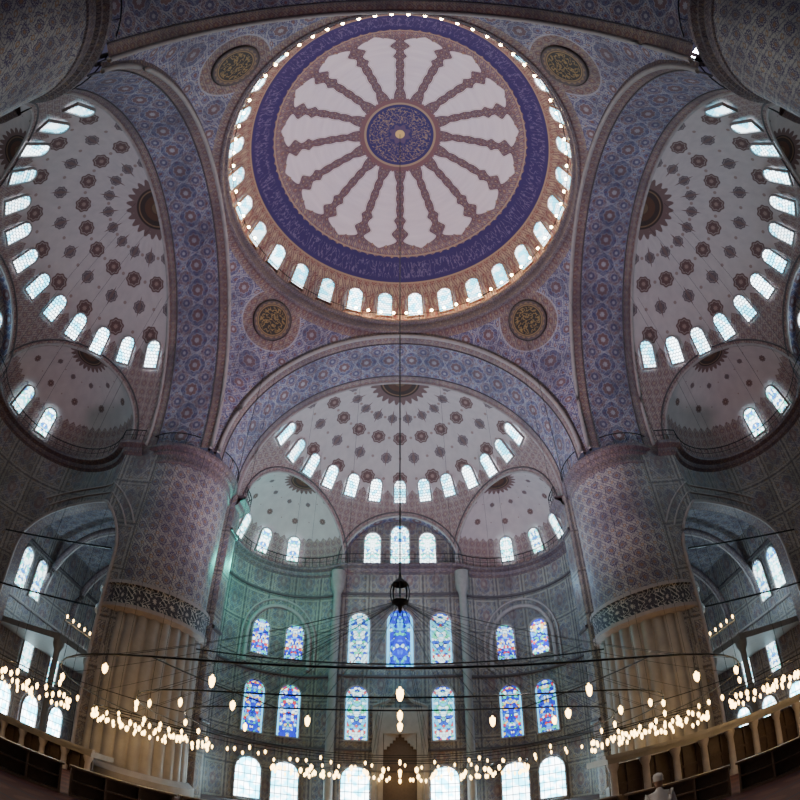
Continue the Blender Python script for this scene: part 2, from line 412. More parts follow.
rail=ob('railing',m.mesh('dome_railing'),'thin iron railing around the dome walkway','railing')
mb=MB(); mb.rev([(0.005,-.11),(.09,-.05),(.11,.02),(.07,.10),(.005,.13)],'bulb',8); bulb_me=mb.mesh('bulb')
for i in range(72):
    a=2*pi*(i+.5)/72
    if 21<i<31: continue
    ob('bulb',bulb_me,parent=rail).location=(11.1*cos(a),11.1*sin(a),33.72)
wD=window_mesh('window_dome',1.05,2.55,'gclear','drum')
for i in range(30):
    a=rad(90+6+12*i)
    t0=math.asin(.15/BD); t1=math.asin(2.9/BD)
    p0=Vector((RD*cos(t0)*cos(a),RD*cos(t0)*sin(a),ZD+.15)); p1=Vector((RD*cos(t1)*cos(a),RD*cos(t1)*sin(a),ZD+2.9))
    up=(p1-p0).normalized(); hz=Vector((-sin(a),cos(a),0)); n=up.cross(hz)
    if n.dot(Vector((-cos(a),-sin(a),0)))<0: n=-n
    place_window(wD,p0+n*.12,n,up,'arched lattice window at the base of the central dome')

# ------------------------------------------------------------------ pendentives
RS=H*math.sqrt(2)
def pend(i,j):
    a=pi/2*i; rb=H/max(cos(a),sin(a)); rr=H; r=rb+(rr-rb)*j
    return (r*cos(a),r*sin(a),ZS+math.sqrt(max(0,RS*RS-r*r)))
def penduv(i,j):
    p=pend(i,j); return ((i-.5)*pi/2*12.5,p[2])
m=MB(); m.grid(64,24,pend,penduv,'pend'); pm=m.mesh('pendentive')
for k in range(4): ob('ceiling',pm,'blue arabesque painted pendentive','pendentive','structure',RZ(k))
g=G('medallion_paint'); x,y,z=g.obj(); rr=g.hyp(x,z); an=g.m('ARCTAN2',x,z)
s2=g.noise(g.comb(g.m('MULTIPLY',x,1.0),g.m('MULTIPLY',z,1.4)),2.6,2.5); s2=g.m('MULTIPLY',g.step(g.m('ABSOLUTE',g.m('SUBTRACT',s2,.5)),.05,.02),g.step(rr,1.0,.9))
c=g.mix(s2,(.045,.035,.035),(.34,.22,.09))
c=g.mix(g.band(rr,1.02,1.10,.01),c,(.32,.20,.10)); c=g.mix(g.band(rr,1.12,1.36,.01),c,(.12,.08,.09))
sc=g.step(g.m('ADD',g.m('MULTIPLY',g.m('COSINE',g.m('MULTIPLY',an,20.0)),.05),rr),1.25,1.21); c=g.mix(g.m('MULTIPLY',sc,g.step(rr,1.13,1.16)),c,(.28,.18,.11))
MT['medal']=g.bsdf(c,.5)
def disc(R0,name):
    m=MB(); n=40; mi=m.mi('medal')
    prof=[(0.001,-.06),(R0*.8,-.06),(R0*.92,-.10),(R0,-.06),(R0,.1)]
    for i in range(n):
        a=2*pi*i/n
        for r,yy in prof: m.v.append((r*cos(a),yy,r*sin(a))); m.uv.append((r*cos(a),r*sin(a)))
    P=len(prof)
    for i in range(n):
        for j in range(P-1):
            m.f.append((i*P+j,((i+1)%n)*P+j,((i+1)%n)*P+j+1,i*P+j+1)); m.fm.append(mi)
    return m.mesh(name)
dm=disc(1.45,'medallion')
for k in range(4):
    a=pi/4+k*pi/2; rh=12.6; z=math.sqrt(RS*RS-rh*rh)
    p=Vector((rh*cos(a),rh*sin(a),z)); n=-p.normalized(); up=Vector((0,0,1))
    X=(-n).cross(up).normalized(); up=X.cross(-n); q=p+Vector((0,0,ZS))+n*.10
    M=Matrix(((X.x,-n.x,up.x,q.x),(X.y,-n.y,up.y,q.y),(X.z,-n.z,up.z,q.z),(0,0,0,1)))
    ob('wall_medallion',dm,'round dark calligraphy medallion with gilded script','medallion',None,M,group='pendentive medallions')

# ------------------------------------------------------------------ arches
m=MB()
m.grid(96,6,lambda i,j:(RA*cos(pi*i),H+(CY-H)*j,ZS+RA*sin(pi*i)),lambda i,j:(pi*i*RA,(CY-H)*j),'arch')
m.grid(96,1,lambda i,j:((RA+(H-RA)*j)*cos(pi*i),H,ZS+(RA+(H-RA)*j)*sin(pi*i)),lambda i,j:(pi*i*RA,j*.4),'corn')
am=m.mesh('great_arch')
m=MB()
for rr,yy,q,mt in ((RA,H-.02,.13,'trimL'),(H+.25,H-.05,.10,'trimD'),(RA-.02,H+.70,.05,'trimD'),(RA-.02,CY-.70,.05,'trimD'),(RA,CY,.12,'trimL')):
    m.tube([(rr*cos(pi*i/72),yy,ZS+rr*sin(pi*i/72)) for i in range(73)],q,mt,6)
at=m.mesh('arch_moulding')
for k in range(4):
    ob('ceiling',am,'great arch with wide tiled underside','arch','structure',RZ(k)); trim(at,'raised moulding lines edging the great arch',RZ(k))

# ------------------------------------------------------------------ semi domes
RE=5.35; DE=math.sqrt(RA**2-RE**2); A1=rad(36); RC=4.75; DC=math.sqrt(RA**2-RC**2)
SA=6.6
def sp(az,lat): return (RA*cos(lat)*cos(az),RA*cos(lat)*sin(az),RA*sin(lat))
dirs=[(cos(A1),sin(A1),DE),(-cos(A1),sin(A1),DE),(0,1,DC)]
def semikeep(i,j):
    p=sp(pi*i,pi/2*j)
    return all(p[0]*d[0]+p[1]*d[1]<d[2] for d in dirs)
m=MB()
def sf(i,j):
    p=sp(pi*i,pi/2*j); return (p[0],CY+p[1],ZS+p[2])
m.grid(180,90,sf,lambda i,j:(pi*i,pi/2*j),'semi',semikeep); sm=m.mesh('semidome')
EX,EY=DE*cos(A1),CY+DE*sin(A1)
def exf(sg):
    m=MB()
    ca=A1 if sg>0 else pi-A1; ex=EX*sg
    m.grid(48,24,lambda i,j:(ex+RE*cos(pi/2*j)*cos(ca-pi/2+pi*i),EY+RE*cos(pi/2*j)*sin(ca-pi/2+pi*i),ZS+RE*sin(pi/2*j)),lambda i,j:(pi*i,pi/2*j),'exe')
    return m.mesh('exedra_vault')
em=[exf(1),exf(-1)]
def archring(dx,dy,D,R):
    pts=[]
    for i in range(41):
        t=pi*i/40; s_=R*cos(t); pts.append((D*dx-dy*s_,CY+D*dy+dx*s_,ZS+R*sin(t)))
    return pts
m=MB()
for dx,dy,D in dirs:
    R=RC if dx==0 else RE
    m.tube(archring(dx,dy,D,R),.10,'trimL',6)
    m.tube(archring(dx,dy,D-.2,R+.28),.06,'trimD',5)
om=m.mesh('exedra_moulding')
m=MB()
m.grid(24,8,lambda i,j:(RC*cos(pi*i)*1.0,CY+DC+.9,ZS+j*RC*sin(pi*i)),lambda i,j:(RC*cos(pi*i),j*RC*sin(pi*i)),'wall')
m.grid(32,3,lambda i,j:(RC*cos(pi*i),CY+DC+.9*j,ZS+RC*sin(pi*i)),lambda i,j:(RC*pi*i,1.8+j),'arch')
cm=m.mesh('tympanum')
def path(z,off=0.0):
    P=[]
    for i in range(4): P.append((RA*cos(rad(SA*i/4)),CY+RA*sin(rad(SA*i/4))))
    for i in range(25):
        a=A1-pi/2+pi*i/24; P.append((EX+RE*cos(a),EY+RE*sin(a)))
    for i in range(1,8): P.append((RC-2*RC*i/8,CY+DC))
    for i in range(25):
        a=pi-A1-pi/2+pi*i/24; P.append((-EX+RE*cos(a),EY+RE*sin(a)))
    for i in range(1,5): P.append((RA*cos(rad(180-SA+SA*i/4)),CY+RA*sin(rad(180-SA+SA*i/4))))
    Q=[]
    for i,p in enumerate(P):
        a=P[max(0,i-1)]; b=P[min(len(P)-1,i+1)]; t=Vector((b[0]-a[0],b[1]-a[1])); 
        if t.length<1e-6: t=Vector((0,1))
        t.normalize(); Q.append((p[0]-t.y*off,p[1]+t.x*off,z))
    return Q
m=MB(); prof=[(0,19.35),(.2,19.5),(.3,19.75),(.65,19.9),(.65,20.12),(0,20.2)]
for (o1,z1),(o2,z2) in zip(prof[:-1],prof[1:]):
    A=path(z1,o1); B_=path(z2,o2); b=len(m.v); N=len(A); mi=m.mi('corn')
    for k in range(N):
        m.v.append(A[k]); m.uv.append((k*.5,z1+o1)); m.v.append(B_[k]); m.uv.append((k*.5,z2+o2))
    for k in range(N-1): m.f.append((b+2*k,b+2*k+2,b+2*k+3,b+2*k+1)); m.fm.append(mi)
lm=m.mesh('gallery_ledge')
m=MB(); top=path(20.95,.58); m.tube(top,.035,'iron',5); m.tube(path(20.55,.58),.02,'iron',4)
for k in range(0,N,1): m.tube([(top[k][0],top[k][1],20.12),top[k]],.022,'iron',4)
rm_=m.mesh('ledge_railing')
wS=window_mesh('window_semidome',.92,1.9,'gclear'); wE=window_mesh('window_exedra',.95,2.1,'glead')
wT=window_mesh('window_tall',1.5,4.0,'glead'); wT2=window_mesh('window_tall_side',1.3,3.3,'glead')
for k in (0,1,3):
    R=RZ(k)
    ob('ceiling',sm,'cream semi-dome painted with rows of brown medallions','semi-dome','structure',R)
    for e in em: ob('ceiling',e,'small exedra half-dome below the semi-dome','exedra','structure',R)
    trim(om,'moulded arches framing the exedra openings',R)
    ob('wall_tympanum',cm,'arched tiled wall between the exedrae','wall','structure',R)
    trim(lm,'corbelled ledge running round the bay',R)
    ob('railing',rm_,'thin iron railing on the gallery ledge','railing',None,R,group='ledge railings')
    def W(me,p,n,u,l): 
        place_window(me,R@Vector(p),R.to_3x3()@Vector(n),R.to_3x3()@Vector(u),l)
    for i in range(-6,7):
        az=pi/2+rad(13.9)*i; la=math.asin((5.5 if k else 5.75)/RA); 
        p=Vector(sp(az,la)); n=-p.normalized(); u=Vector((-sin(la)*cos(az),-sin(la)*sin(az),cos(la)))
        W(wS,p+Vector((0,CY,ZS))+n*.2,n,u,'arched lattice window ringing the semi-dome')
    for sg in (1,-1):
        for d in ((75,43,11) if k==0 else (84,53)):
            az=rad(d) if sg>0 else pi-rad(d); la=rad(6)
            p=Vector((RE*cos(la)*cos(az),RE*cos(la)*sin(az),RE*sin(la))); n=Vector((-cos(az)*cos(la*3),-sin(az)*cos(la*3),-sin(la*3)))
            u=Vector((-sin(la*3)*cos(az),-sin(la*3)*sin(az),cos(la*3)))
            W(wE,p+Vector((EX*sg,EY,ZS))+n*.28,n,u,'arched leaded window in the exedra')
    for xx,me,zz in ((0,wT,20.4),(2.3,wT2,20.4),(-2.3,wT2,20.4)):
        W(me,(xx,CY+DC+.8,zz),(0,-1,0),(0,0,1),'tall arched leaded window above the ledge')

# ------------------------------------------------------------------ lower walls
def wall_strip(P,z0,z1,mat,name):
    m=MB(); L=[0]
    for i in range(1,len(P)): L.append(L[-1]+math.dist(P[i][:2],P[i-1][:2]))
    mi=m.mi(mat)
    for i,p in enumerate(P):
        for z in (z0,z1): m.v.append((p[0],p[1],z)); m.uv.append((L[i],z))
    for i in range(len(P)-1): m.f.append((2*i,2*i+2,2*i+3,2*i+1)); m.fm.append(mi)
    return m.mesh(name)
PF=path(0)
ob('wall_far',wall_strip([(13.2,15.9)]+PF+[(-13.2,15.9)],0,20.2,'wall','wall_far'),'grey tiled prayer wall with curved niches','wall','structure')
for k,nm in ((1,'left'),(3,'right')):
    R=RZ(k)
    WP=[R@Vector((p[0],p[1],0)) for p in path(0)]
    if WP[0].y<0: WP=WP[::-1]
    start=0
    for i,p in enumerate(WP):
        if abs(p.x)>24.9: start=i; break
    s=-1 if k==1 else 1
    ob('wall_'+nm,wall_strip([(p.x,p.y) for p in WP[start:]],0,20.2,'corner','wall_'+nm),'tiled curved side wall','wall','structure')
    pp=[(14.0,10.9)]+[(abs(p.x),p.y) for p in WP[:start+1]]
    pp=[pp[0]]+[q for i,q in enumerate(pp[1:]) if q[0]>pp[0][0]]
    x0=pp[0][0]; xe=pp[-1][0]
    def yat(x):
        for (xa,ya),(xb,yb) in zip(pp[:-1],pp[1:]):
            if xa<=x<=xb and xb>xa: return ya+(yb-ya)*(x-xa)/(xb-xa)
        return pp[-1][1]
    m=MB(); n=90; Wd=xe-x0; oc=20.0; orr=4.5; osz=12.2
    m2i=m.mi('corner')
    xs=[x0+Wd*i/n for i in range(n+1)]; xs+= [oc-orr,oc+orr,oc-orr-.001,oc+orr+.001]; xs=sorted(xs)
    for ly in (0,.9):
        b=len(m.v)
        for x in xs:
            d=abs(x-oc); zo=osz+math.sqrt(max(0,orr*orr-d*d))*1.02 if d<=orr else 0
            m.v.append((s*x,yat(x)+ly,zo)); m.uv.append((x,zo)); m.v.append((s*x,yat(x)+ly,20.2)); m.uv.append((x,20.2))
        for i in range(len(xs)-1): m.f.append((b+2*i,b+2*i+2,b+2*i+3,b+2*i+1)); m.fm.append(m2i)
    arc=[(s*(oc+orr*cos(pi*i/30)),yat(oc+orr*cos(pi*i/30)),osz+1.02*orr*sin(pi*i/30)) for i in range(31)]
    arc=[(arc[0][0],arc[0][1],0)]+arc+[(arc[-1][0],arc[-1][1],0)]
    b=len(m.v); ai=m.mi('corn'); L=0
    for i,p in enumerate(arc):
        if i: L+=math.dist(p,arc[i-1])
        for ly in (0,.9): m.v.append((p[0],p[1]+ly,p[2])); m.uv.append((L,ly))
    for i in range(len(arc)-1): m.f.append((b+2*i,b+2*i+2,b+2*i+3,b+2*i+1)); m.fm.append(ai)
    ob('wall_arcade_'+nm,m.mesh('arcade_'+nm,False),'tiled wall with tall arch into the corner bay','wall','structure')
    m=MB(); m.tube([(p[0],p[1]-.05,p[2]) for p in arc],.10,'trimL',6)
    for q_ in (.6,1.15): m.tube([(s*(oc+(orr+q_)*cos(pi*i/30)),yat(oc+(orr+q_)*cos(pi*i/30))-.03,osz+1.02*(orr+q_)*sin(pi*i/30)) for i in range(8,27)],.06,'trimL',6)
    trim(m.mesh('arc_trim'),'pale moulding around the corner bay arch')
    X=26.8
    ob('wall_corner_'+nm,wall_strip([(s*X,8),(s*X,27.6),(s*9,27.6)],0,19.6,'corner','cw'),'tiled outer wall of the corner bay','wall','structure')
    m=MB()
    def vf(i,j):
        x=13.4+13.6*i; ys=yat(max(x,14.0))+.85; return (s*x,ys+(27.8-ys)*j,16.8+2.8*sin(pi*i)*sin(pi*(.12+.88*j)))
    m.grid(24,20,vf,lambda i,j:(13*i,15*j),'vault')
    ob('ceiling',m.mesh('corner_vault'),'low painted vault over the corner bay','vault','structure')
    m=MB()
    for yy in (18.6,23.2):
        m.tube([(s*(20.3+6.3*cos(pi*i/24)),yy,11.5+6.6*sin(pi*i/24)) for i in range(25)],.28,'corn',8)
        m.tube([(s*(20.3+6.0*cos(pi*i/24)),yy,11.5+6.3*sin(pi*i/24)) for i in range(25)],.08,'trimL',6)
    m.tube([(s*26.7,14+.0,9.9),(s*26.7,27.4,9.9)],.12,'trimL',6); m.tube([(s*26.7,14,14.6),(s*26.7,27.4,14.6)],.12,'trimD',6)
    trim(m.mesh('bay_rib'),'painted arch ribs inside the corner bay')
    for zz in (12.6,9.0):
        m=MB(); yy=yat(oc-orr+.3)-.35; m.tube([(s*(oc-orr+.1),yy,zz),(s*(oc+orr-.1),yy,zz)],.055,'iron')
        ob('tie_rod',m.mesh('tie_rod'),'black iron tie rod across the corner arch','tie rod',group='arch tie rods')
wB=window_mesh('window_stained',1.6,4.2,'gstain'); wBp=window_mesh('window_stained_pale',1.55,4.2,'gpale'); wB2=window_mesh('window_stained_wide',1.95,4.8,'gblue')
wG=window_mesh('window_ground',1.9,3.3,'gday'); wC=window_mesh('window_corner',1.2,3.2,'glead'); wN=window_mesh('window_niche',1.35,2.9,'gside')
F=(0,-1,0); U=(0,0,1)
yq=CY+DC-.1
place_window(wB2,(0,yq,11.4),F,U,'wide blue stained glass window above the prayer niche')
for x in (-3.05,3.05):
    place_window(wBp,(x,yq,11.7),F,U,'tall arched stained glass window')
    place_window(wBp,(x,yq,5.7),F,U,'tall arched stained glass window, lower row')
    place_window(wG,(x,yq,.3),F,U,'bright clear ground level window')
def dirpt(ratio):
    best=None
    for a,b in zip(PF[:-1],PF[1:]):
        fa=a[0]-ratio*(a[1]+11.75); fb=b[0]-ratio*(b[1]+11.75)
        if fa*fb<=0 and abs(fa-fb)>1e-9:
            t=fa/(fa-fb); p=Vector((a[0]+(b[0]-a[0])*t,a[1]+(b[1]-a[1])*t,0))
            tt=Vector((b[0]-a[0],b[1]-a[1],0)).normalized(); best=(p,Vector((-tt.y,tt.x,0)))
    return best
for sg in (1,-1):
    for rt in (.2115,.285):
        p,n=dirpt(rt)
        if sg<0: p=Vector((-p.x,p.y,0)); n=Vector((-n.x,n.y,0))
        p=p+n*.13
        for me,z,l in ((wB,5.7,'colourful stained glass window in the curved wall'),(wG,.3,'bright clear ground level window'),(wN,12.1,'arched stained glass window under the wall arch')):
            place_window(me,p+Vector((0,0,z)),n,U,l)
    s=sg
    for yy,z,me in ((15.8,10.8,wC),(17.8,10.8,wC),(18.8,5.2,wC),(22.4,5.2,wC),(17,.3,wG),(20.5,.3,wG),(24,.3,wG)):
        place_window(me,(s*26.65,yy,z),(-s,0,0),U,'arched window in the outer wall of the corner bay')
    for xx,z in ((19.5,13.0),(22.8,13.0),(19.5,6.0),(22.8,6.0)):
        place_window(wC,(s*xx,27.45,z),F,U,'arched window in the far corner wall')
for sg in (1,-1):
    m=MB()
    for wd,rise,q_ in ((.068,3.2,.17),(.080,3.8,.09)):
        pts=[]
        for i in range(33):
            t=pi*i/32; rt=.248+wd*cos(t); p,n=dirpt(rt); p=p+n*.12; z=13.3+rise*sin(t)
            pts.append((p.x*sg,p.y,z))
        pts=[(pts[0][0],pts[0][1],11.2)]+pts+[(pts[-1][0],pts[-1][1],11.2)]
        m.tube(pts,q_,'trimL',6)
    trim(m.mesh('niche_arch'),'pale arch moulding around paired windows')
    m=MB(); m.rev([(.5,0),(.5,.5),(.32,.7),(.30,17.4),(.5,17.9),(.55,18.4),(.55,19.4)],'stone',16,c=(4.85*sg,CY+DC-.35))
    ob('wall_column',m.mesh('engaged_column'),'slim pale engaged column beside the prayer niche bay','column',group='engaged columns')
for z,q in ((17.6,.12),(10.75,.14),(4.9,.12)):
    m=MB(); m.tube(path(z,.08),q,'trimD',5); trim(m.mesh('string_course'),'dark string course along the prayer wall')
# mihrab
m=MB()
m.box(-1.9,-1.15,yq-.55,yq,0,8.2,'marble'); m.box(1.15,1.9,yq-.55,yq,0,8.2,'marble'); m.box(-1.15,1.15,yq-.55,yq,6.2,8.2,'marble')
m.box(-1.15,1.15,yq-.08,yq,0,6.2,'wood')
for i in range(5): 
    w_=1.1-.2*i; m.box(-w_,-w_+.2,yq-.5+.07*i,yq,5.0+.24*i,6.3,'marble'); m.box(w_-.2,w_,yq-.5+.07*i,yq,5.0+.24*i,6.3,'marble')
m.tube([(-1.9,yq-.5,8.3),(-.9,yq-.5,8.7),(0,yq-.5,9.8),(.9,yq-.5,8.7),(1.9,yq-.5,8.3)],.14,'stone')
for sx in (-1.55,1.55): m.tube([(sx,yq-.62,.2),(sx,yq-.62,7.6)],.11,'stone',8)
ob('mihrab',m.mesh('mihrab',False),'carved grey marble prayer niche with pointed top','prayer niche')

# ------------------------------------------------------------------ piers
def flute(a,r,z): return r+.22*abs(sin(a*14))**.7
piers={}
for sx in (1,-1):
    for sy in (1,-1):
        c=(13.8*sx,13.8*sy)
        e=ob('pier',None,'massive round fluted marble pier with tiled upper shaft','column',group='main piers'); piers[(sx,sy)]=e
        e.location=(c[0],c[1],0)
        m=MB(); m.rev([(3.6,0),(3.6,.6),(3.25,.9)],'marble',56,split=True); m.rev([(2.95,.9),(2.80,9.2)],'marble',280,rf=flute)
        ob('shaft',m.mesh('pier_shaft'),parent=e,label='fluted grey marble lower shaft')
        m=MB(); m.rev([(2.95,9.1),(3.32,9.3),(3.32,9.5)],'trimL',72,split=True); m.rev([(3.32,9.5),(3.2,9.55),(3.2,10.6),(3.32,10.65)],'band',72,split=True); m.rev([(3.32,10.65),(3.32,10.85),(3.0,10.95)],'trimL',72,split=True)
        ob('collar',m.mesh('pier_collar'),parent=e,label='projecting dark band with pale carved script')
        m=MB(); m.rev([(3.0,10.9),(3.0,18.9)],'pier',96); ob('upper_shaft',m.mesh('pier_upper'),parent=e,label='tiled upper shaft')
        m=MB(); m.rev([(3.0,18.85),(3.08,18.9),(3.08,19.1),(3.0,19.15),(3.03,19.5),(3.2,19.6),(3.2,19.75),(3.4,19.9),(3.4,20.12),(.2,20.2)],'corn',72,split=True)
        ob('capital',m.mesh('pier_capital'),parent=e,label='stepped cornice capital')
        m=MB(); rg=[(3.34*cos(2*pi*i/48),3.34*sin(2*pi*i/48),20.95) for i in range(48)]; m.tube(rg,.035,'iron',5,True)
        for p in rg[::2]: m.tube([(p[0],p[1],20.1),p],.022,'iron',4)
        ob('railing',m.mesh('pier_railing'),parent=e,label='thin iron railing')

# ------------------------------------------------------------------ floor
g=G('red_carpet'); x,y,z=g.obj(); fu,fv=g.cell(x,y,1/.9,1/1.3); d=g.hyp(fu,fv)
c=g.mix(g.step(d,.3,.25),(.07,.018,.02),(.10,.035,.03)); c=g.mix(g.step(g.m('ABSOLUTE',fv),.46,.47),c,(.03,.02,.04)); MT['carpet']=g.bsdf(c,.9)
m=MB(); m.grid(1,1,lambda i,j:(-28+56*i,-32+60*j,0),lambda i,j:(i,j),'carpet'); ob('floor',m.mesh('floor'),'red patterned prayer carpet','floor','structure')
ob('wall_back',wall_strip([(-26.8,-31),(26.8,-31)],0,20.2,'corner','wb'),'tiled rear wall','wall','structure')

# ------------------------------------------------------------------ chandeliers
m=MB(); m.rev([(.004,.15),(.016,.145),(.020,.12),(.052,.10),(.056,.04),(.042,-.03),(.02,-.07),(.004,-.08)],'lglass',10)
m.rev([(.004,-.04),(.035,.0),(.035,.05),(.004,.09)],'bulb',8); m.tube([(0,0,.15),(0,0,.45)],.006,'iron',4)
lamp_me=m.mesh('lamp')
def chandelier(cx,cy,rings,zr,hub,cabtop,label,sp_=8,drop=.45,ls=1.0,jit=0,tr=.02):
    e=ob('chandelier',None,label,'chandelier'); e.location=(cx,cy,0)
    m=MB()
    for R_,n in rings: m.tube([(R_*cos(2*pi*i/64),R_*sin(2*pi*i/64),zr) for i in range(64)],tr,'iron',6,True)
    Rm=max(r for r,_ in rings)
    for i in range(sp_):
        a=2*pi*(i+.5)/sp_; r0=min(r for r,_ in rings); m.tube([(r0*cos(a),r0*sin(a),zr),(Rm*cos(a),Rm*sin(a),zr)],tr*.7,'iron',4)
    ob('ring_frame',m.mesh('ring_frame'),parent=e,label='black iron ring frame')
    if hub:
        m=MB(); m.rev([(.01,hub+.75),(.03,hub+.6),(.05,hub+.5),(.20,hub+.36),(.21,hub+.32)],'iron',12)
        m.rev([(.21,hub-.12),(.20,hub-.18),(.06,hub-.28),(.02,hub-.45)],'iron',12)
        for i in range(8):
            a=2*pi*i/8; m.tube([(.2*cos(a),.2*sin(a),hub+.34),(.24*cos(a),.24*sin(a),hub+.1),(.2*cos(a),.2*sin(a),hub-.14)],.014,'iron',4)
        ob('hub',m.mesh('hub'),parent=e,label='open black iron lantern hub')
    m=MB()
    if hub:
        m.tube([(0,0,hub),(0,0,cabtop)],.022,'iron',5)
        for R_,n in rings:
            for i in range(20):
                a=2*pi*(i+.5)/20; m.tube([(0,0,hub-.1),(R_*cos(a),R_*sin(a),zr)],.005,'iron',3)
    else:
        for i in range(8):
            a=2*pi*(i+.5)/8; m.tube([(Rm*cos(a),Rm*sin(a),zr),(Rm*cos(a),Rm*sin(a),cabtop)],.008,'iron',3)
    ob('cable',m.mesh('cables'),parent=e,label='thin suspension cables')
    for R_,n in rings:
        if isinstance(n,list): angs=n
        else: angs=[2*pi*i/n-pi/2 for i in range(n)]
        for a in angs:
            o=ob('lamp',lamp_me,parent=e); j=random.uniform(-jit,jit)
            o.location=(R_*cos(a),R_*sin(a),zr-drop*ls+j); q=ls*random.uniform(.85,1.15); o.scale=(q,q,ls)
    return e
outer=[rad(-90+15*i) for i in range(-5,6)]+[rad(-8+4.6*i) for i in range(43)]
chandelier(0,0,[(7.1,outer),(5.6,32),(4.6,12)],3.0,6.7,44.6,'huge low iron ring chandelier with glass oil lamps under the dome',ls=.64,tr=.013,jit=.08)
chandelier(0,17.9,[(6.85,62),(5.0,38)],3.2,0,28.5,'low ring chandelier with glass lamps before the prayer wall',ls=1.35,jit=.2)
for s in (1,-1): chandelier(13.9*s,1.4,[(3.7,58),(2.3,40)],3.25,0,27.5,'low ring chandelier with glass lamps in the side bay',ls=.95,jit=.16)
for s in (1,-1): chandelier(9.7*s,7.7,[(2.4,42),(1.3,20)],3.35,0,29.0,'small ring chandelier with glass lamps beside the pier',ls=1.0,jit=.2)

m=MB(); m.tube([(-10.75,13.8,8.6),(10.75,13.8,8.6)],.045,'iron'); ob('tie_rod',m.mesh('tie_rod_main'),'long black iron tie rod between the piers','tie rod')

for s in (1,-1):
    e=ob('gallery',None,'raised corner gallery with pierced balustrade','gallery')
    m=MB(); m.box(min(s*20,s*26.5),max(s*20,s*26.5),13.9,27.3,7.4,7.8,'stone'); ob('deck',m.mesh('deck',False),parent=e)
    m=MB(); m.tube([(s*20,13.9,8.75),(s*20,27.3,8.75)],.07,'stone'); 
    for i in range(34): m.tube([(s*20,13.95+.39*i,7.8),(s*20,13.95+.39*i,8.75)],.035,'stone',5)
    ob('balustrade',m.mesh('balustrade'),parent=e)
    for yy in (14.3,18,22,26):
        m=MB(); m.rev([(.35,0),(.35,.3),(.22,.45),(.2,6.7),(.38,7.1),(.4,7.4)],'stone',14,c=(s*20.3,yy)); ob('post',m.mesh('post'),parent=e)
    for i in range(18):
        o=ob('lamp',lamp_me,parent=e); o.location=(s*19.9,14+.72*i,9.0); o.scale=(1.2,)*3
def platform(x0,x1,y0,y1,h,label,n,bars=True):
    e=ob('platform',None,label,'platform')
    m=MB(); m.box(x0,x1,y0,y1,h-.25,h,'stone'); m.box(x0-.1,x1+.1,y0-.1,y0+.1,h-.05,h+.1,'stone'); ob('deck',m.mesh('pdeck',False),parent=e)
    m=MB(); m.box(x0+.2,x1-.2,y0+.5,y0+.6,0,h-.3,'wood')
    for i in range(n*2): 
        xx=x0+.3+(x1-x0-.6)*i/(n*2-1); m.box(xx-.04,xx+.04,y0+.42,y0+.5,0,h-.3,'wood')
    m.box(x0+.2,x1-.2,y0+.42,y0+.5,1.0,1.12,'wood')
    ob('panel',m.mesh('ppanel',False),parent=e,label='dark wooden panelling')
    for i in range(n):
        xx=x0+.25+(x1-x0-.5)*i/(n-1)
        m=MB(); m.rev([(.22,0),(.22,.2),(.14,.3),(.13,h-.6),(.22,h-.35),(.22,h-.25)],'trimL',12,c=(xx,y0+.2)); ob('post',m.mesh('ppost'),parent=e)
platform(6.9,17.5,5.6,7.8,2.2,'low marble platform on slim columns with wooden panels',9)
platform(-19.5,-12.5,8.0,10.0,1.3,'low wooden cabinet row on marble columns',6)
def cabinet(x,y,rot,label):
    e=ob('bookcase',None,label,'bookcase'); e.location=(x,y,0); e.rotation_euler=(0,0,rot)
    m=MB(); m.box(-1.4,1.4,-.2,.2,0,.08,'wood'); m.box(-1.4,1.4,.14,.2,.08,.85,'wood'); m.box(-1.45,1.45,-.24,.22,.85,.91,'wood')
    for xx in (-1.4,-.48,.43,1.34): m.box(xx,xx+.06,-.2,.14,.08,.85,'wood')
    m.box(-1.34,1.34,-.18,.14,.45,.49,'wood'); ob('body',m.mesh('case',False),parent=e)
for s in (1,-1):
    for i in range(4):
        x,y=4.6+2.42*i,2.9-1.85*i
        cabinet(s*x,y,-s*math.atan2(1.85,2.42),'low dark wooden open bookcase standing on the carpet')
P_=piers[(1,-1)]
m=MB(); m.box(-.35,.35,-.12,.2,.25,.75,'iron'); m.tube([(0,0,0),(0,0,.3)],.06,'iron'); m.box(-.3,.3,-.15,-.12,.3,.7,'flood')
e=ob('floodlight',m.mesh('fbody',False),parent=P_,label='small white floodlight on the ledge'); e.location=(-2.3,2.2,20.2)
e.rotation_euler=(0,0,rad(-60))

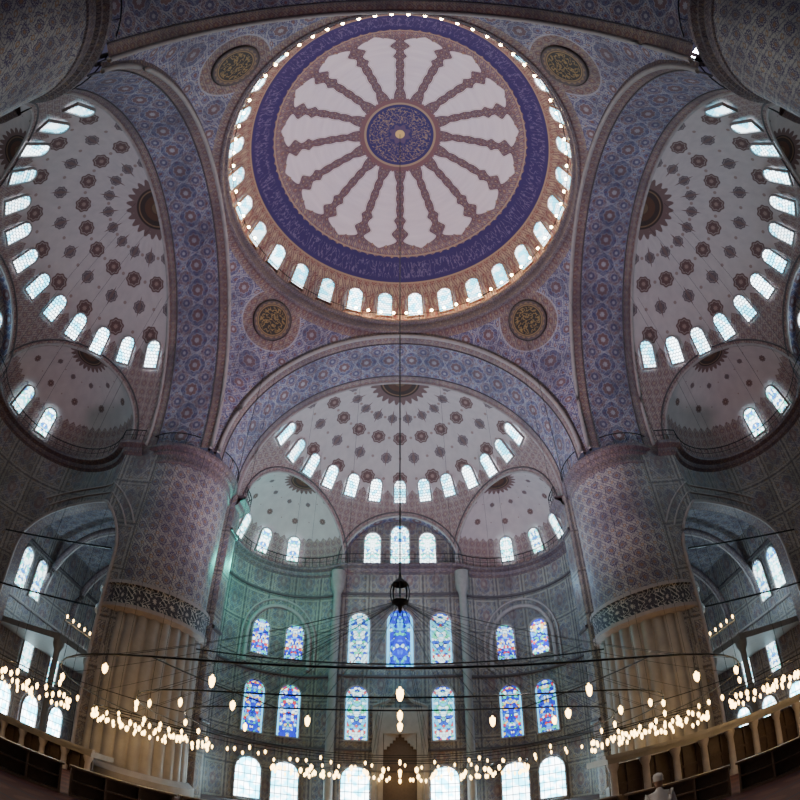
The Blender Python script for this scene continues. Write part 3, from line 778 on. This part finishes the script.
# ------------------------------------------------------------------ person
def person(x,y,h,rot,shirt,hairc,label):
    e=ob('person',None,label,'person'); e.location=(x,y,0); e.rotation_euler=(0,0,rot)
    k=h/1.75
    V=[(0,0,.95,.15),(0,0,1.15,.145),(0,.01,1.36,.16),(0,.01,1.47,.07),(0,0,1.55,.055),
       (.19,0,1.41,.065),(.25,0,1.14,.048),(.24,-.08,.90,.035),(.24,-.10,.80,.03),
       (-.19,0,1.41,.065),(-.25,0,1.14,.048),(-.24,-.08,.90,.035),(-.24,-.10,.80,.03),
       (.10,0,.85,.10),(.11,-.01,.48,.07),(.11,.02,.08,.05),(.12,-.14,.04,.04),
       (-.10,0,.85,.10),(-.11,-.01,.48,.07),(-.11,.02,.08,.05),(-.12,-.14,.04,.04)]
    E=[(0,1),(1,2),(2,3),(3,4),(2,5),(5,6),(6,7),(7,8),(2,9),(9,10),(10,11),(11,12),(0,13),(13,14),(14,15),(15,16),(0,17),(17,18),(18,19),(19,20)]
    me=bpy.data.meshes.new('body'); me.from_pydata([(a*k,b*k,c*k) for a,b,c,_ in V],E,[]); me.materials.append(shirt)
    o=ob('body',me,parent=e); sk=o.modifiers.new('s','SKIN')
    if me.skin_vertices:
        for i,v in enumerate(me.skin_vertices[0].data): v.radius=(V[i][3]*k,)*2
    o.modifiers.new('ss','SUBSURF').levels=1
    m=MB(); prof=[(.004,-.125),(.05,-.12),(.065,-.07),(.078,0),(.08,.06),(.06,.11),(.004,.13)]
    m.rev([(r*k,(z+1.67)*k) for r,z in prof],'skin',16)
    m.tube([(0,-.075*k,1.69*k),(0,-.10*k,1.65*k)],[.008*k,.014*k],'skin'); 
    for sx in (1,-1): m.tube([(sx*.08*k,0,1.69*k),(sx*.09*k,0.01,1.65*k)],.012*k,'skin'); m.tube([(sx*.03*k,-.072*k,1.685*k),(sx*.03*k,-.082*k,1.685*k)],.008*k,'iron')
    ob('head',m.mesh('head'),parent=e)
    m=MB(); m.rev([(.083*k,(1.66)*k),(.088*k,1.74*k),(.068*k,1.79*k),(.004,1.81*k)],hairc,16); h_=ob('hair',m.mesh('hair'),parent=e); h_.location=(0,.012,0)
    # fingers: five short skinned chains per hand
    for sx in (1,-1):
        V2=[(sx*.24,-.10,.81,.022)]; E2=[]
        for fi,(dx,ln) in enumerate(((-.024,.060),(-.008,.072),(.008,.068),(.024,.055))):
            b=len(V2); V2+= [(sx*.24+dx*.3,-.10+dx,.765,.010),(sx*.238+dx*.3,-.105+dx,.765-ln*.5,.009),(sx*.232+dx*.3,-.112+dx,.765-ln,.008)]
            E2+=[(0,b),(b,b+1),(b+1,b+2)]
        b=len(V2); V2+=[(sx*.235,-.135,.79,.010),(sx*.23,-.15,.755,.009)]; E2+=[(0,b),(b,b+1)]
        me=bpy.data.meshes.new('hand'); me.from_pydata([(a*k,b_*k,c*k) for a,b_,c,_ in V2],E2,[]); me.materials.append(MT['skin'])
        o=ob('hand',me,parent=e); o.modifiers.new('s','SKIN')
        if me.skin_vertices:
            for i,v in enumerate(me.skin_vertices[0].data): v.radius=(V2[i][3]*k,)*2
    return e
MT['skin']=plain('skin',(.40,.24,.17),.6); MT['shirt']=plain('white_shirt',(.75,.72,.70),.8); MT['hair']=plain('grey_hair',(.6,.57,.54),.8)
person(3.4,-5.0,1.5,2.9,MT['shirt'],'hair','person with grey hair and white shirt standing')

# ------------------------------------------------------------------ light, camera
w=bpy.data.worlds.new('World'); scn.world=w; w.use_nodes=True
bg=w.node_tree.nodes['Background']; bg.inputs[0].default_value=(.62,.58,.95,1); bg.inputs[1].default_value=.09
def light(kind,loc,col,e,r=.1,rot=None,ang=None,name='lamp_or_fill'):
    l=bpy.data.lights.new(name,kind); l.color=col; l.energy=e; l.shadow_soft_size=r
    if kind=='SPOT': l.spot_size=ang; l.spot_blend=.8
    o=bpy.data.objects.new(name,l); COL.objects.link(o); o.location=loc
    if rot: o.rotation_euler=rot
    return o
light('POINT',(-10.0,19.8,16.8),(.08,1.0,.78),750,.2)
light('POINT',(8.5,21,16.0),(.40,.72,1.0),240,.2)  # added cyan spill for the right apse, no lamp fitting here
light('POINT',(0,21,12),(.22,.70,1.0),340,.2)  # cool blue fill added in front of the prayer wall
light('SPOT',(0,6.5,8.2),(.97,.80,.98),8800,1.3,(pi-.30,0,0),rad(145),'uplight_fill')  # added fill spot in mid-air, standing in for upward floodlighting
for x,y,e,c in ((-5,0,60,0),(5,0,60,0),(-9.7,7.7,45,0),(9.7,7.7,45,0),(0,18,170,0),(-13.9,1.4,80,0),(13.9,1.4,80,0),(-22,18,150,0),(22,18,150,0)):
    light('POINT',(x,y,2.9),(1.0,.76,.52),e,.06)
for s in (1,-1): light('POINT',(s*22.0,17,10.8),(.60,.86,1.0),560,.08)  # cool fill added to brighten the corner bays, not a fitting
light('POINT',(1.5,-5.5,3.2),(1,.85,.7),40,.06)  # extra warm fill added to brighten the person
cam=bpy.data.cameras.new('cam'); co=bpy.data.objects.new('camera',cam); COL.objects.link(co)
co.location=(0,-11.75,1.8); co.rotation_euler=(rad(90+44.7),0,0)
cam.type='PANO'; cam.clip_end=300
cam.sensor_fit='HORIZONTAL'; cam.sensor_width=16.35; cam.sensor_height=16.35
scn.camera=co
print('objects',len(bpy.data.objects))
